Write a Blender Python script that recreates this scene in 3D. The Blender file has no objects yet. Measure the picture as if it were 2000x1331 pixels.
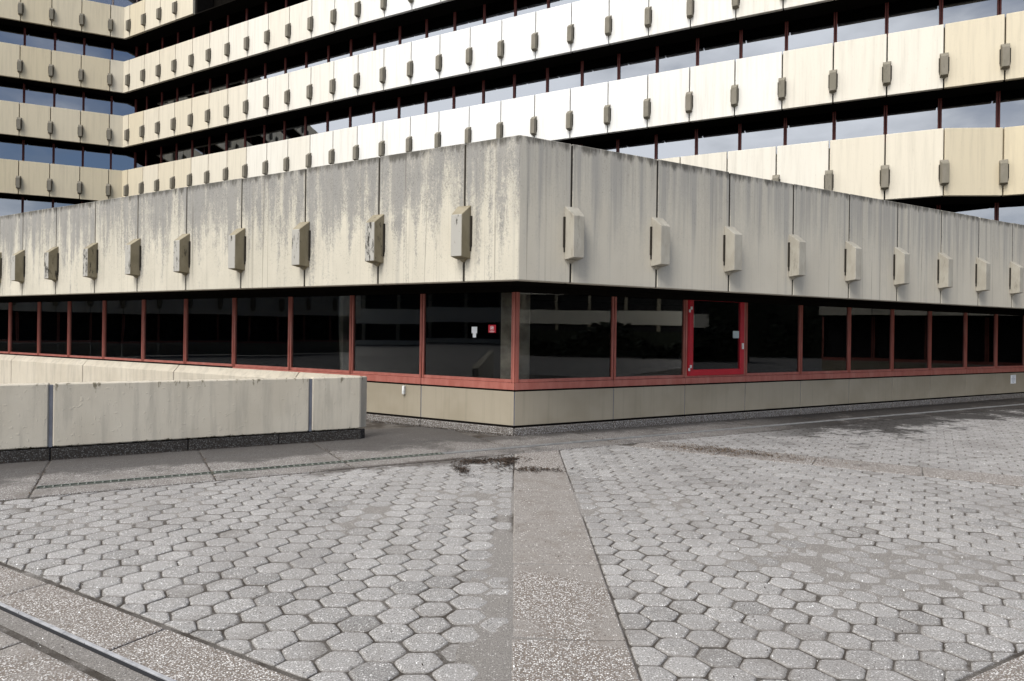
import bpy, math, random
import numpy as np
from mathutils import Matrix, Vector
random.seed(7); rng = np.random.default_rng(7)
SC = bpy.context.scene
COL = SC.collection
R = math.radians

# ------------------------------------------------------------------ camera
EYE = 1.7
ROLL, YAW, FPX = R(0.75), math.atan(9/1320), 1320/2000
cam = bpy.data.cameras.new('camera'); camo = bpy.data.objects.new('camera', cam); COL.objects.link(camo)
cam.sensor_width = 36; cam.lens = 36*FPX; cam.clip_end = 2000; cam.clip_start = 0.05
cam.shift_y = -(665.5-647.2)/2000
_f = Vector((-math.sin(YAW), math.cos(YAW), 0)); _r = Vector((math.cos(YAW), math.sin(YAW), 0)); _u = Vector((0, 0, 1))
_cx = _r*math.cos(ROLL)+_u*math.sin(ROLL); _cy = -_r*math.sin(ROLL)+_u*math.cos(ROLL)
m = Matrix.Identity(4)
for i in range(3):
    m[i][0], m[i][1], m[i][2] = _cx[i], _cy[i], -_f[i]
m[2][3] = EYE
camo.matrix_world = m
SC.camera = camo
SC.render.resolution_x, SC.render.resolution_y = 1024, 681

# ------------------------------------------------------------------ light
SUN_EL = R(49)      # high behind the camera, a little to the left
SUN = Vector((math.cos(SUN_EL)*-0.48, math.cos(SUN_EL)*-0.877, math.sin(SUN_EL)))
sl = bpy.data.lights.new('sun', 'SUN'); sl.energy = 2.0; sl.angle = R(26); sl.color = (1, .97, .93)
so = bpy.data.objects.new('sun', sl); COL.objects.link(so)
so.rotation_euler = SUN.to_track_quat('Z', 'Y').to_euler()
world = bpy.data.worlds.new('World'); SC.world = world; world.use_nodes = True
wt = world.node_tree; wn = wt.nodes; wl = wt.links
bg = wn['Background']; bg.inputs[1].default_value = 0.135
sky = wn.new('ShaderNodeTexSky'); sky.sky_type = 'NISHITA'; sky.sun_disc = False
sky.sun_elevation = SUN_EL; sky.sun_rotation = math.atan2(SUN.x, SUN.y)
sky.dust_density = 1.0
tc = wn.new('ShaderNodeTexCoord'); mp = wn.new('ShaderNodeMapping'); mp.inputs['Scale'].default_value = (1.3, 1.3, 3.2)
cn = wn.new('ShaderNodeTexNoise'); cn.inputs['Scale'].default_value = 2.2; cn.inputs['Detail'].default_value = 7; cn.inputs['Roughness'].default_value = .55
cr = wn.new('ShaderNodeValToRGB'); cr.color_ramp.elements[0].position = .36; cr.color_ramp.elements[1].position = .66
cr.color_ramp.elements[0].color = (.12, .12, .12, 1); cr.color_ramp.elements[1].color = (1, 1, 1, 1)
cc = wn.new('ShaderNodeValToRGB'); cc.color_ramp.elements[0].position = .4; cc.color_ramp.elements[1].position = .75
cc.color_ramp.elements[0].color = (2.6, 2.8, 3.1, 1); cc.color_ramp.elements[1].color = (13, 12.9, 12.7, 1)
mx = wn.new('ShaderNodeMix'); mx.data_type = 'RGBA'
wl.new(tc.outputs['Generated'], mp.inputs[0]); wl.new(mp.outputs[0], cn.inputs['Vector'])
sx = wn.new('ShaderNodeSeparateXYZ'); wl.new(tc.outputs['Generated'], sx.inputs[0])
ma = wn.new('ShaderNodeMath'); ma.operation = 'MULTIPLY_ADD'; ma.inputs[1].default_value = -.42      # more cloud on the left
wl.new(sx.outputs[0], ma.inputs[0]); wl.new(cn.outputs[0], ma.inputs[2])
wl.new(ma.outputs[0], cr.inputs[0]); wl.new(ma.outputs[0], cc.inputs[0])
dk = wn.new('ShaderNodeVectorMath'); dk.operation = 'MULTIPLY'; dk.inputs[1].default_value = (.50, .56, .64)      # deep rain-washed blue between the clouds
wl.new(sky.outputs[0], dk.inputs[0])
wl.new(cr.outputs[0], mx.inputs[0]); wl.new(dk.outputs[0], mx.inputs[6]); wl.new(cc.outputs[0], mx.inputs[7])
wl.new(mx.outputs[2], bg.inputs[0])
SC.view_settings.view_transform = 'Standard'; SC.view_settings.look = 'None'
SC.view_settings.exposure = 0.62; SC.view_settings.gamma = 1

# ------------------------------------------------------------------ materials
class NT:
    def __init__(s, name):
        s.m = bpy.data.materials.new(name); s.m.use_nodes = True
        s.t = s.m.node_tree; s.n = s.t.nodes; s.l = s.t.links
        s.b = s.n['Principled BSDF']; s.pos = s.n.new('ShaderNodeNewGeometry')
    def set(s, sock, v):
        if isinstance(v, bpy.types.NodeSocket): s.l.new(v, sock)
        elif isinstance(v, tuple) and len(v) == 3 and sock.type == 'RGBA': sock.default_value = (*v, 1)
        else: sock.default_value = v
    def math(s, op, a, b=0.0, clamp=False):
        n = s.n.new('ShaderNodeMath'); n.operation = op; n.use_clamp = clamp
        s.set(n.inputs[0], a); s.set(n.inputs[1], b); return n.outputs[0]
    def noise(s, sc=(1, 1, 1), scale=1, detail=3, rough=.5, off=(0, 0, 0), src=None):
        m = s.n.new('ShaderNodeMapping'); m.inputs['Scale'].default_value = sc; m.inputs['Location'].default_value = off
        s.l.new(src or s.pos.outputs['Position'], m.inputs[0])
        n = s.n.new('ShaderNodeTexNoise'); n.inputs['Scale'].default_value = scale
        n.inputs['Detail'].default_value = detail; n.inputs['Roughness'].default_value = rough
        s.l.new(m.outputs[0], n.inputs['Vector']); return n.outputs[0]
    def voro(s, scale, out='Distance', feature='F1', sc=(1, 1, 1)):
        m = s.n.new('ShaderNodeMapping'); m.inputs['Scale'].default_value = sc
        s.l.new(s.pos.outputs['Position'], m.inputs[0])
        n = s.n.new('ShaderNodeTexVoronoi'); n.feature = feature; n.inputs['Scale'].default_value = scale
        s.l.new(m.outputs[0], n.inputs['Vector']); return n.outputs[out]
    def ramp(s, x, *stops):
        n = s.n.new('ShaderNodeValToRGB'); e = n.color_ramp.elements
        while len(e) < len(stops): e.new(.5)
        for k, (p, c) in enumerate(stops):
            e[k].position = p; c = c if isinstance(c, tuple) else (c, c, c); e[k].color = (*c, 1)
        s.set(n.inputs[0], x); return n.outputs[0]
    def sm(s, x, a, b):
        n = s.n.new('ShaderNodeMapRange'); n.interpolation_type = 'SMOOTHSTEP'
        s.set(n.inputs[0], x); n.inputs[1].default_value = a; n.inputs[2].default_value = b; return n.outputs[0]
    def mix(s, f, a, b, blend='MIX'):
        n = s.n.new('ShaderNodeMix'); n.data_type = 'RGBA'; n.blend_type = blend
        s.set(n.inputs[0], f); s.set(n.inputs[6], a); s.set(n.inputs[7], b); return n.outputs[2]
    def xyz(s):
        n = s.n.new('ShaderNodeSeparateXYZ'); s.l.new(s.pos.outputs['Position'], n.inputs[0]); return n.outputs
    def attr(s, name):
        n = s.n.new('ShaderNodeAttribute'); n.attribute_name = name; return n.outputs['Fac']
    def rnd(s):
        return s.n.new('ShaderNodeObjectInfo').outputs['Random']
    def bump(s, h, st=.3, d=.01):
        n = s.n.new('ShaderNodeBump'); n.inputs['Strength'].default_value = st; n.inputs['Distance'].default_value = d
        s.l.new(h, n.inputs['Height']); s.l.new(n.outputs[0], s.b.inputs['Normal'])
    def done(s, col, rough=.85, spec=.3):
        s.set(s.b.inputs['Base Color'], col); s.set(s.b.inputs['Roughness'], rough)
        s.b.inputs['Specular IOR Level'].default_value = spec; return s.m

def m_weathered():
    "board-marked precast concrete; grey run-off streaks and lichen, heaviest on the weather side and near the top"
    t = NT('weathered_concrete'); z = t.xyz()[2]
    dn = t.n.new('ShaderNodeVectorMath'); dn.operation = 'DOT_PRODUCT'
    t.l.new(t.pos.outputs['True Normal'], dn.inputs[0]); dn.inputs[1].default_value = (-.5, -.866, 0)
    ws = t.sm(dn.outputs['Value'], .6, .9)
    top = t.sm(z, 2.5, 4.5)
    big = t.noise((1, 1, .6), 1.1, 3, .6)
    st1 = t.noise((1, 1, .07), 5.2, 5, .62)
    blot = t.noise((1, 1, .4), 6.5, 6, .75, (2, 8, 0))
    st2 = t.noise((1, 1, .02), 9, 4, .6, (3, 1, 0))
    fine = t.noise((1, 1, .8), 34, 5, .8)
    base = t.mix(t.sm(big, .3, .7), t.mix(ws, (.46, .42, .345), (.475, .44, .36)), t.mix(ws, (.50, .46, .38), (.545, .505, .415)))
    a = t.math('ADD', t.math('MULTIPLY', st1, .78), t.math('MULTIPLY', blot, .37))
    a = t.math('ADD', a, t.math('MULTIPLY', top, .24)); a = t.math('ADD', a, t.math('MULTIPLY', big, .22))
    a = t.math('ADD', a, t.math('MULTIPLY', t.math('SUBTRACT', fine, .5), .55))
    gl = t.sm(a, .725, .93)
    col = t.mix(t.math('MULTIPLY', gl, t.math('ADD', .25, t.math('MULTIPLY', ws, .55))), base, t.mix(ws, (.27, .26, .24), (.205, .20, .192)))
    sr = t.sm(t.math('ADD', t.math('MULTIPLY', st2, .8), t.math('MULTIPLY', top, .18)), .46, .66)
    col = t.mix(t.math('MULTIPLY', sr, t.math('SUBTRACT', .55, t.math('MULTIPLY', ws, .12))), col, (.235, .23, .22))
    seam = t.noise((1, 1, .004), 7, 1, .3, (7, 0, 0))
    sl_ = t.math('LESS_THAN', t.math('ABSOLUTE', t.math('SUBTRACT', seam, .5)), .003)
    col = t.mix(t.math('MULTIPLY', sl_, .45), col, (.12, .11, .095))
    # lichen specks in clusters, pits
    sp = t.noise((1, 1, .8), 60, 4, .8, (1, 5, 2))
    lim = t.math('ADD', t.math('MULTIPLY', blot, .42), t.math('ADD', t.math('MULTIPLY', top, .07), t.math('MULTIPLY', ws, .07)))
    spk = t.sm(t.math('ADD', sp, t.math('MULTIPLY', lim, .7)), .79, .87)
    col = t.mix(t.math('MULTIPLY', spk, .6), col, (.085, .08, .065))
    edge = t.sm(t.math('ADD', t.math('MULTIPLY', t.sm(z, 4.15, 4.5), .85), t.math('MULTIPLY', t.math('SUBTRACT', t.noise((1, 1, .2), 7, 6, .75), .5), 1.5)), .55, .95)
    col = t.mix(t.math('MULTIPLY', edge, .85), col, (.06, .055, .045))
    t.bump(t.math('ADD', t.math('MULTIPLY', fine, .6), st2), .4, .007)
    return t.done(col, .9, .2)

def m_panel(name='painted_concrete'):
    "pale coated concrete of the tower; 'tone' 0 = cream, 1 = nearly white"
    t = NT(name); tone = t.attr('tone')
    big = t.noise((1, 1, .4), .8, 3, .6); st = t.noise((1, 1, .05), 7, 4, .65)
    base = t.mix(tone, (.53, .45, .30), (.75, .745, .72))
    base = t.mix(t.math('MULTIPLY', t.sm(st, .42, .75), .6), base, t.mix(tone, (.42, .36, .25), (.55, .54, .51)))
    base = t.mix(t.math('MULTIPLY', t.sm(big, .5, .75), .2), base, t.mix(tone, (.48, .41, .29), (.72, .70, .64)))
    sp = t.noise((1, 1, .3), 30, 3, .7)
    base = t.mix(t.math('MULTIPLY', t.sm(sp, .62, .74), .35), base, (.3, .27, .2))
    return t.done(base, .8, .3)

def m_simple(name, col, rough=.6, var=.15, scale=6, spec=.3, bump=0, metal=0):
    t = NT(name); n = t.noise((1, 1, 1), scale, 4, .6)
    c = t.mix(t.sm(n, .3, .7), tuple(v*(1-var) for v in col), tuple(min(1, v*(1+var)) for v in col))
    if bump: t.bump(t.noise((1, 1, 1), scale*6, 4, .6), bump, .004)
    t.b.inputs['Metallic'].default_value = metal
    return t.done(c, rough, spec)

def m_bracket(name, c1, c2, dark, front=None):
    t = NT(name)
    st = t.noise((1, 1, .3), 13, 6, .75); r = t.rnd()
    col = t.mix(t.sm(t.noise((1, 1, .5), 5, 3, .6), .35, .65), c1, c2)
    lim = t.math('ADD', st, t.math('MULTIPLY', r, .17))
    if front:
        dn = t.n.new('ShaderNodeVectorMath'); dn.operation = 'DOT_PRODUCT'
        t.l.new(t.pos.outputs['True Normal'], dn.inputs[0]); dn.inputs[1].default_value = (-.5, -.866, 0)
        f = t.sm(dn.outputs['Value'], .55, .9); col = t.mix(f, col, front); lim = t.math('ADD', lim, t.math('MULTIPLY', f, .07))  # front face paler than the sides: side shade put into the colour
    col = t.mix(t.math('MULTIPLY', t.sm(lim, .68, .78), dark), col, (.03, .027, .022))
    t.bump(t.noise((1, 1, 1), 40, 4, .6), .3, .004)
    return t.done(col, .9, .2)

def m_plinth():
    t = NT('plinth_render')
    st = t.noise((1, 1, .03), 16, 3, .6); big = t.noise((1, 1, 1), 1.1, 3, .6)
    col = t.mix(t.sm(big, .35, .65), (.275, .238, .175), (.315, .275, .208))
    col = t.mix(t.math('MULTIPLY', t.sm(st, .5, .75), .25), col, (.18, .165, .12))
    t.bump(st, .25, .003)
    return t.done(col, .85, .25)

def m_lowwall(name='ramp_wall_concrete', foot_on=True):
    t = NT(name); z = t.xyz()[2]
    st = t.noise((1, 1, .10), 7, 5, .65); big = t.noise((1, 1, 1), 1.2, 4, .6, (4, 4, 1))
    col = t.mix(t.sm(big, .3, .7), (.47, .42, .335), (.53, .48, .39))
    col = t.mix(t.math('MULTIPLY', t.sm(st, .45, .66), .45), col, (.315, .288, .24))
    fine = t.noise((1, 1, 1), 60, 3, .6)
    drip = t.sm(t.math('ADD', t.noise((1, 1, .3), 11, 5, .7), t.math('MULTIPLY', t.sm(z, .75, .97), .16)), .70, .80)
    col = t.mix(t.math('MULTIPLY', drip, .8), col, (.10, .085, .05))
    foot = t.sm(t.math('ADD', t.noise((1, 1, 1), 14, 5, .7), t.math('MULTIPLY', t.sm(z, .24, .16), .3)), .78, .88)
    if foot_on: col = t.mix(foot, col, (.07, .06, .035))
    t.bump(t.math('ADD', t.sm(t.noise((1, 1, 1), 22, 2, .5, (5, 5, 5)), .62, .7), t.math('MULTIPLY', fine, .4)), .4, .006)
    return t.done(col, .85, .25)

def grit(t, scale, lo, hi):
    v = t.n.new('ShaderNodeTexVoronoi'); v.inputs['Scale'].default_value = scale
    t.l.new(t.pos.outputs['Position'], v.inputs['Vector'])
    sep = t.n.new('ShaderNodeSeparateColor'); t.l.new(v.outputs['Color'], sep.inputs[0])
    return t.math('MULTIPLY', t.math('GREATER_THAN', sep.outputs[0], lo), t.sm(v.outputs['Distance'], hi, hi*.6))
def m_aggregate(name, dark=0.0, sand=0.5, contrast=1.0, scale=105., strip_=False):
    "washed pebble concrete: pale and grey pebbles in a brownish grout, sand lying on it in drifts"
    t = NT(name)
    v = t.n.new('ShaderNodeTexVoronoi'); v.inputs['Scale'].default_value = scale
    t.l.new(t.pos.outputs['Position'], v.inputs['Vector'])
    sep = t.n.new('ShaderNodeSeparateColor'); t.l.new(v.outputs['Color'], sep.inputs[0])
    k = 1-dark
    peb = t.ramp(sep.outputs[0], (0, (.10*k, .095*k, .09*k)), (.25, (.24*k, .22*k, .20*k)), (.5, (.36*k, .34*k, .33*k)), (.75, (.52*k, .51*k, .49*k)), (1, (.74*k, .72*k, .69*k)))
    gro = (.15*k, .125*k, .105*k)
    edge = t.sm(v.outputs['Distance'], .36, .55)
    col = t.mix(t.math('MULTIPLY', edge, contrast), peb, gro)
    sn = t.noise((1, 1, 1), 1.7, 6, .65, (2.3, .4, 0)); sf = t.noise((1, 1, 1), 45, 4, .7)
    cov = t.math('ADD', sn, t.math('MULTIPLY', t.math('SUBTRACT', t.attr('tone'), .5), .5))
    if strip_:
        x_, y_, z_ = t.xyz()
        cov = t.math('ADD', cov, t.math('SUBTRACT', t.math('ADD', t.math('MULTIPLY', t.sm(y_, 4.45, 5.1), .42), t.math('ADD', t.math('MULTIPLY', t.sm(x_, .2, .65), .10), t.math('MULTIPLY', t.sm(t.math('ABSOLUTE', t.math('SUBTRACT', y_, 3.8)), .28, .05), .16))), t.math('MULTIPLY', t.sm(y_, 8.2, 8.4), .5)))
    cover = t.sm(t.math('ADD', cov, t.math('MULTIPLY', t.math('SUBTRACT', sf, .5), .5)), .62-sand*.28, .74-sand*.28)
    scol = t.mix(t.sm(t.noise((1, 1, 1), 130, 4, .85), .38, .62), (.12*k, .107*k, .095*k), (.32*k, .295*k, .27*k))
    scol = t.mix(t.math('MULTIPLY', t.sm(t.noise((1, 1, 1), 5, 6, .75, (1, 1, 5)), .45, .65), .5), scol, (.15*k, .125*k, .105*k))
    scol = t.mix(t.math('MULTIPLY', grit(t, 60, .90, .42), .8), scol, (.62*k, .59*k, .56*k))
    scol = t.mix(t.math('MULTIPLY', grit(t, 50, .92, .40), .8), scol, (.05, .04, .035))
    col = t.mix(cover, col, scol)
    mo = t.sm(t.math('ADD', t.noise((1, 1, 1), 2.6, 6, .7, (8, 3, 0)), t.math('MULTIPLY', t.math('SUBTRACT', sf, .5), .6)), .62, .76)
    col = t.mix(t.math('MULTIPLY', mo, .6), col, (.085, .07, .055))
    h = t.math('MULTIPLY', t.math('SUBTRACT', 1, v.outputs['Distance']), t.math('SUBTRACT', 1, cover))
    t.bump(h, .5, .006)
    return t, col

def damp(t, col):
    "dark damp algae patches lying along the shaded side of the drain towards the right"
    x, y, z = t.xyz()
    e = t.math('SUBTRACT', t.math('ADD', 9.85, t.math('MULTIPLY', x, .5774)), y)      # metres in front of the drain
    n = t.noise((1, 1, 1), .9, 6, .7, (1.5, 7, 0)); n2 = t.noise((1, 1, 1), 7, 5, .7)
    near = t.sm(e, 3.0, .2)
    rx = t.sm(x, 3.0, 6.0)
    a = t.math('ADD', t.math('ADD', n, t.math('MULTIPLY', t.math('SUBTRACT', n2, .5), .45)), t.math('MULTIPLY', near, .30))
    d = t.math('MULTIPLY', t.sm(a, .60, .74), rx)
    # and a smaller dried puddle at the paving edge left of the middle strip
    pl = t.math('MULTIPLY', t.math('MULTIPLY', t.sm(e, .15, .45), t.sm(e, 1.15, .55)), t.math('MULTIPLY', t.sm(x, -2.9, -2.0), t.sm(x, .25, -.2)))
    d2 = t.sm(t.math('ADD', t.math('MULTIPLY', pl, .30), t.math('ADD', n, t.math('MULTIPLY', t.math('SUBTRACT', n2, .5), .5))), .70, .84)
    col = t.mix(t.math('MULTIPLY', t.math('MULTIPLY', d2, pl), .75), col, (.05, .04, .033))
    return t.mix(t.math('MULTIPLY', d, .88), col, (.02, .017, .015))

def m_slab(name, wet=True, grime=False, **k):
    t, col = m_aggregate(name, **k)
    if grime:       # soot and algae lying along the foot of the ramp wall and the building
        x, y, z = t.xyz(); q = t.math('SUBTRACT', y, t.math('MULTIPLY', x, .5774))
        n = t.math('ADD', t.noise((1, 1, 1), 1.3, 6, .7, (5, 0, 0)), t.math('MULTIPLY', t.math('SUBTRACT', t.noise((1, 1, 1), 25, 4, .8), .5), .4))
        left = t.sm(x, -1.9, -2.6)
        d = t.math('MULTIPLY', t.math('ADD', t.sm(q, 10.15, 11.6), .0), left)
        e = t.math('MULTIPLY', t.sm(q, 10.35, 10.95), t.math('SUBTRACT', 1, left))
        k_ = t.sm(t.math('ADD', n, t.math('ADD', t.math('MULTIPLY', d, .50), t.math('MULTIPLY', e, .26))), .50, .72)
        col = t.mix(t.math('MULTIPLY', k_, .78), col, (.055, .05, .047))
    return t.done(damp(t, col) if wet else col, .85, .25)

def m_paver():
    t = NT('hexagon_paver_concrete'); tone = t.attr('tone')
    fine = t.noise((1, 1, 1), 120, 4, .85); mid = t.noise((1, 1, 1), 12, 5, .7)
    col = t.mix(tone, (.195, .187, .178), (.315, .303, .290))
    col = t.mix(t.math('MULTIPLY', t.sm(mid, .38, .68), .45), col, (.215, .198, .18))
    col = t.mix(t.math('MULTIPLY', t.sm(tone, .0, .22), 1.0), t.mix(.28, col, (.12, .115, .11)), col)
    col = t.mix(t.math('MULTIPLY', t.sm(fine, .50, .63), .85), col, (.50, .483, .465))
    col = t.mix(t.math('MULTIPLY', t.sm(fine, .48, .37), .85), col, (.07, .064, .058))
    col = t.mix(t.math('MULTIPLY', grit(t, 75, .80, .42), .8), col, (.70, .68, .66))
    col = t.mix(t.math('MULTIPLY', grit(t, 55, .93, .40), .7), col, (.05, .045, .04))
    big = t.noise((1, 1, 1), .7, 4, .6, (3, 3, 0))
    col = t.mix(t.math('MULTIPLY', t.sm(big, .45, .7), .3), col, (.15, .137, .128))
    z = t.xyz()[2]
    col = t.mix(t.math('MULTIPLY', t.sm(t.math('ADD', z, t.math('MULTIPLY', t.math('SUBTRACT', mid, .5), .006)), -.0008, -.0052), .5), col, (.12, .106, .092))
    t.bump(fine, .5, .005)
    return t.done(damp(t, col), .85, .25)

def m_sand():
    t = NT('joint_sand')
    f = t.noise((1, 1, 1), 150, 4, .85); b = t.noise((1, 1, 1), 3.0, 5, .65); g = t.noise((1, 1, 1), 45, 5, .8)
    col = t.mix(t.sm(f, .36, .64), (.13, .12, .108), (.34, .315, .29))
    col = t.mix(t.math('MULTIPLY', grit(t, 80, .82, .42), .7), col, (.62, .59, .56))
    z = t.math('ADD', t.xyz()[2], t.math('MULTIPLY', t.math('SUBTRACT', g, .5), .007))
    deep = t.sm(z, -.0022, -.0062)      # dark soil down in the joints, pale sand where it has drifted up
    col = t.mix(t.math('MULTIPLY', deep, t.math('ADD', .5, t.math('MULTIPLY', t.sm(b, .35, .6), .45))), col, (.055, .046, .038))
    col = t.mix(t.math('MULTIPLY', t.sm(g, .58, .66), .55), col, (.05, .042, .035))
    t.bump(t.math('ADD', f, g), .8, .01)
    return t.done(damp(t, col), .95, .1)

def m_glass(name, tint, ior=None, refl=None, gtint=(.9, .95, 1)):
    t = NT(name); t.n.remove(t.b)
    tr = t.n.new('ShaderNodeBsdfTransparent'); tr.inputs[0].default_value = (*tint, 1)
    gl = t.n.new('ShaderNodeBsdfGlossy'); gl.inputs['Roughness'].default_value = .01; gl.inputs[0].default_value = (*gtint, 1)
    ms = t.n.new('ShaderNodeMixShader')
    if ior:
        fr = t.n.new('ShaderNodeFresnel'); fr.inputs['IOR'].default_value = ior; f = fr.outputs[0]
    else: f = refl
    t.set(ms.inputs[0], f)
    t.l.new(tr.outputs[0], ms.inputs[1]); t.l.new(gl.outputs[0], ms.inputs[2])
    bp = t.n.new('ShaderNodeBump'); bp.inputs['Strength'].default_value = .02; bp.inputs['Distance'].default_value = .05
    t.l.new(t.noise((1, 1, 1), .9, 1, .4), bp.inputs['Height']); t.l.new(bp.outputs[0], gl.inputs['Normal'])
    t.l.new(ms.outputs[0], t.n['Material Output'].inputs[0]); return t.m

def m_red():
    t = NT('faded_red_aluminium')
    st = t.noise((1, 1, .3), 8, 4, .6)
    col = t.mix(t.sm(st, .3, .7), (.31, .09, .066), (.38, .13, .10))
    col = t.mix(t.math('MULTIPLY', t.sm(t.noise((1, 1, .3), 2.5, 4, .7), .55, .7), .4), col, (.43, .20, .165))
    return t.done(col, .45, .4)

M = dict(
    conc=m_weathered(), panel=m_panel(), plinth=m_plinth(), low=m_lowwall(), red=m_red(), paver=m_paver(), sand=m_sand(),
    strip=m_slab('pebble_slab', sand=.35), mid=m_slab('middle_strip_slab', sand=.12, strip_=True), apron=m_slab('apron_slab', grime=True, sand=.42, dark=.25, contrast=.8),
    skirt=m_slab('pebble_skirting', wet=False, sand=-.6, dark=.35, contrast=.9, scale=75.), skirt_dark=m_slab('sooty_pebble_skirting', wet=False, sand=-.8, dark=.82, contrast=1., scale=60.),
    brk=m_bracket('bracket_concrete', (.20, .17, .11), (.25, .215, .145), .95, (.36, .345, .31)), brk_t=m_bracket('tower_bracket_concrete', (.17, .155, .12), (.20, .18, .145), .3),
    brk_r=m_bracket('clean_bracket_concrete', (.31, .285, .235), (.36, .335, .28), .25),
    dark=m_simple('bitumen_black', (.012, .010, .009), .9, spec=.03), plate=m_simple('dark_plate', (.03, .026, .02), .8, spec=.1),
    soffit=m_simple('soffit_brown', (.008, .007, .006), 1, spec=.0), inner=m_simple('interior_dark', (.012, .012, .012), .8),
    tred=m_simple('dark_red_mullion', (.10, .018, .014), .5), door=m_simple('bright_red_door_paint', (.44, .007, .018), .4, .08, 3, .5),
    seal=m_simple('grey_joint_sealant', (.125, .13, .15), .7), steel=m_simple('galvanised_steel', (.165, .165, .162), .65, .25, 9, .3),
    alu=m_simple('pale_aluminium', (.28, .28, .29), .5, .2, 14, .4),
    rung=m_simple('grating_rungs', (.16, .17, .15), .6, .3, 12),
    grate=m_simple('green_grey_grating', (.10, .115, .095), .6, .3, 12), black=m_simple('black_gap', (.01, .01, .012), .8),
    white=m_simple('white_plastic', (.75, .75, .73), .4, .05), paper=m_simple('white_paper', (.80, .82, .84), .6, .03), ink=m_simple('blue_black_ink', (.08, .10, .16), .6),
    red_s=m_simple('red_sticker', (.50, .01, .025), .4, .05), greyp=m_simple('pale_grey_card', (.42, .48, .47), .6, .05),
    col=m_simple('column_concrete', (.75, .73, .68), .9, .35, 3.5, .2, .3), cope=None, roof=m_simple('roof_felt', (.06, .06, .06), .9),
    glass=m_glass('tinted_window_glass', (.62, .61, .58), ior=1.42), tglass=m_glass('reflective_tower_glass', (.12, .12, .13), refl=.30, gtint=(.74, .79, .88)),
    hinge=m_simple('hinge_grey', (.62, .62, .60), .4, .05), leaf=m_simple('dead_leaves', (.045, .028, .018), .9, .5, 25), earth=m_simple('ground_earth', (.23, .215, .20), .95, .3, 3),
    soil=m_simple('brown_soil', (.11, .08, .055), .95, .4, 25),
    mould=m_simple('litter_soil', (.035, .026, .02), .95, .4, 30, bump=.6), crown=m_simple('hedge_leaves', (.012, .016, .008), .8, .4, 5))
M['cope'] = m_lowwall('upstand_concrete', False)

# ------------------------------------------------------------------ mesh helpers
class MB:
    def __init__(s): s.v = []; s.f = []; s.mi = []; s.tone = []
    def add(s, vs, fs, mi=0, tone=0.5):
        k = len(s.v); s.v += [tuple(v) for v in vs]; s.f += [tuple(i+k for i in f) for f in fs]; s.mi += [mi]*len(fs); s.tone += [tone]*len(fs)
    def prism(s, poly, z0, z1, mi=0, tone=.5):
        "poly: xy list, any convex-ish outline; z0/z1 numbers or per-vertex lists"
        n = len(poly); a = sum(poly[i][0]*poly[(i+1) % n][1]-poly[(i+1) % n][0]*poly[i][1] for i in range(n))
        if a < 0: poly = poly[::-1]
        z1l = z1 if isinstance(z1, list) else [z1]*n
        if a < 0 and isinstance(z1, list): z1l = z1l[::-1]
        vs = [(p[0], p[1], z0) for p in poly]+[(p[0], p[1], z) for p, z in zip(poly, z1l)]
        fs = [tuple(range(n-1, -1, -1)), tuple(range(n, 2*n))]+[(i, (i+1) % n, n+(i+1) % n, n+i) for i in range(n)]
        s.add(vs, fs, mi, tone)
    def fbox(s, p, t, n, s0, s1, o0, o1, z0, z1, mi=0, tone=.5):
        "box in a wall frame: s along, o outward"
        P = lambda a, o: (p[0]+t[0]*a+n[0]*o, p[1]+t[1]*a+n[1]*o)
        s.prism([P(s0, o1), P(s1, o1), P(s1, o0), P(s0, o0)], z0, z1, mi, tone)
    def chain(s, outer, inner, z0, z1, mi=0, tone=.5):
        s.prism(list(outer)+list(inner)[::-1], z0, z1, mi, tone)
    def build(s, name, mats, parent=None, bevel=0, origin=None):
        me = bpy.data.meshes.new(name)
        o = Vector(origin) if origin is not None else Vector((0, 0, 0))
        me.from_pydata([(x-o.x, y-o.y, z-o.z) for x, y, z in s.v], [], s.f)
        mats = mats if isinstance(mats, (list, tuple)) else [mats]
        for mm in mats: me.materials.append(mm)
        me.polygons.foreach_set('material_index', s.mi)
        at = me.attributes.new('tone', 'FLOAT', 'FACE'); at.data.foreach_set('value', s.tone)
        me.update()
        ob = bpy.data.objects.new(name, me); COL.objects.link(ob); ob.location = o
        if parent is not None:
            ob.parent = parent; ob.location = o - world_loc(parent)
        if bevel:
            b = ob.modifiers.new('bevel', 'BEVEL'); b.width = bevel; b.segments = 1; b.limit_method = 'ANGLE'
        return ob
def world_loc(o):
    v = Vector(o.location)
    while o.parent: o = o.parent; v += Vector(o.location)
    return v
def tag(o, label=None, cat=None, group=None, kind=None):
    for k, v in (('label', label), ('category', cat), ('group', group), ('kind', kind)):
        if v: o[k] = v
    return o
def thing(name, loc, label, cat, group=None):
    o = bpy.data.objects.new(name, None); COL.objects.link(o); o.location = loc; o.empty_display_size = .3
    return tag(o, label, cat, group)
V2 = lambda a: np.array(a, float)
def seg(p0, p1):
    p0, p1 = V2(p0), V2(p1); d = p1-p0; l = float(np.hypot(*d)); t = d/l
    return t, V2((t[1], -t[0])), l
def offset(poly, o):
    "offset an open polyline outwards (to the right of its direction) by o, mitred"
    out = []
    for i, p in enumerate(poly):
        ns = []
        if i > 0: ns.append(seg(poly[i-1], p)[1])
        if i < len(poly)-1: ns.append(seg(p, poly[i+1])[1])
        if len(ns) == 2: mm = (ns[0]+ns[1])/(1+ns[0]@ns[1])
        else: mm = ns[0]
        out.append(V2(p)+mm*o)
    return out
def px(P):
    "approximate picture position, used only to decide which repeats show largest"
    d = Vector(P)-Vector((0, 0, EYE)); z = d.dot(_f)
    if z < .1: return None
    return (1000+1320*d.dot(_cx)/z, 647-1320*d.dot(_cy)/z, z)
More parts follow.
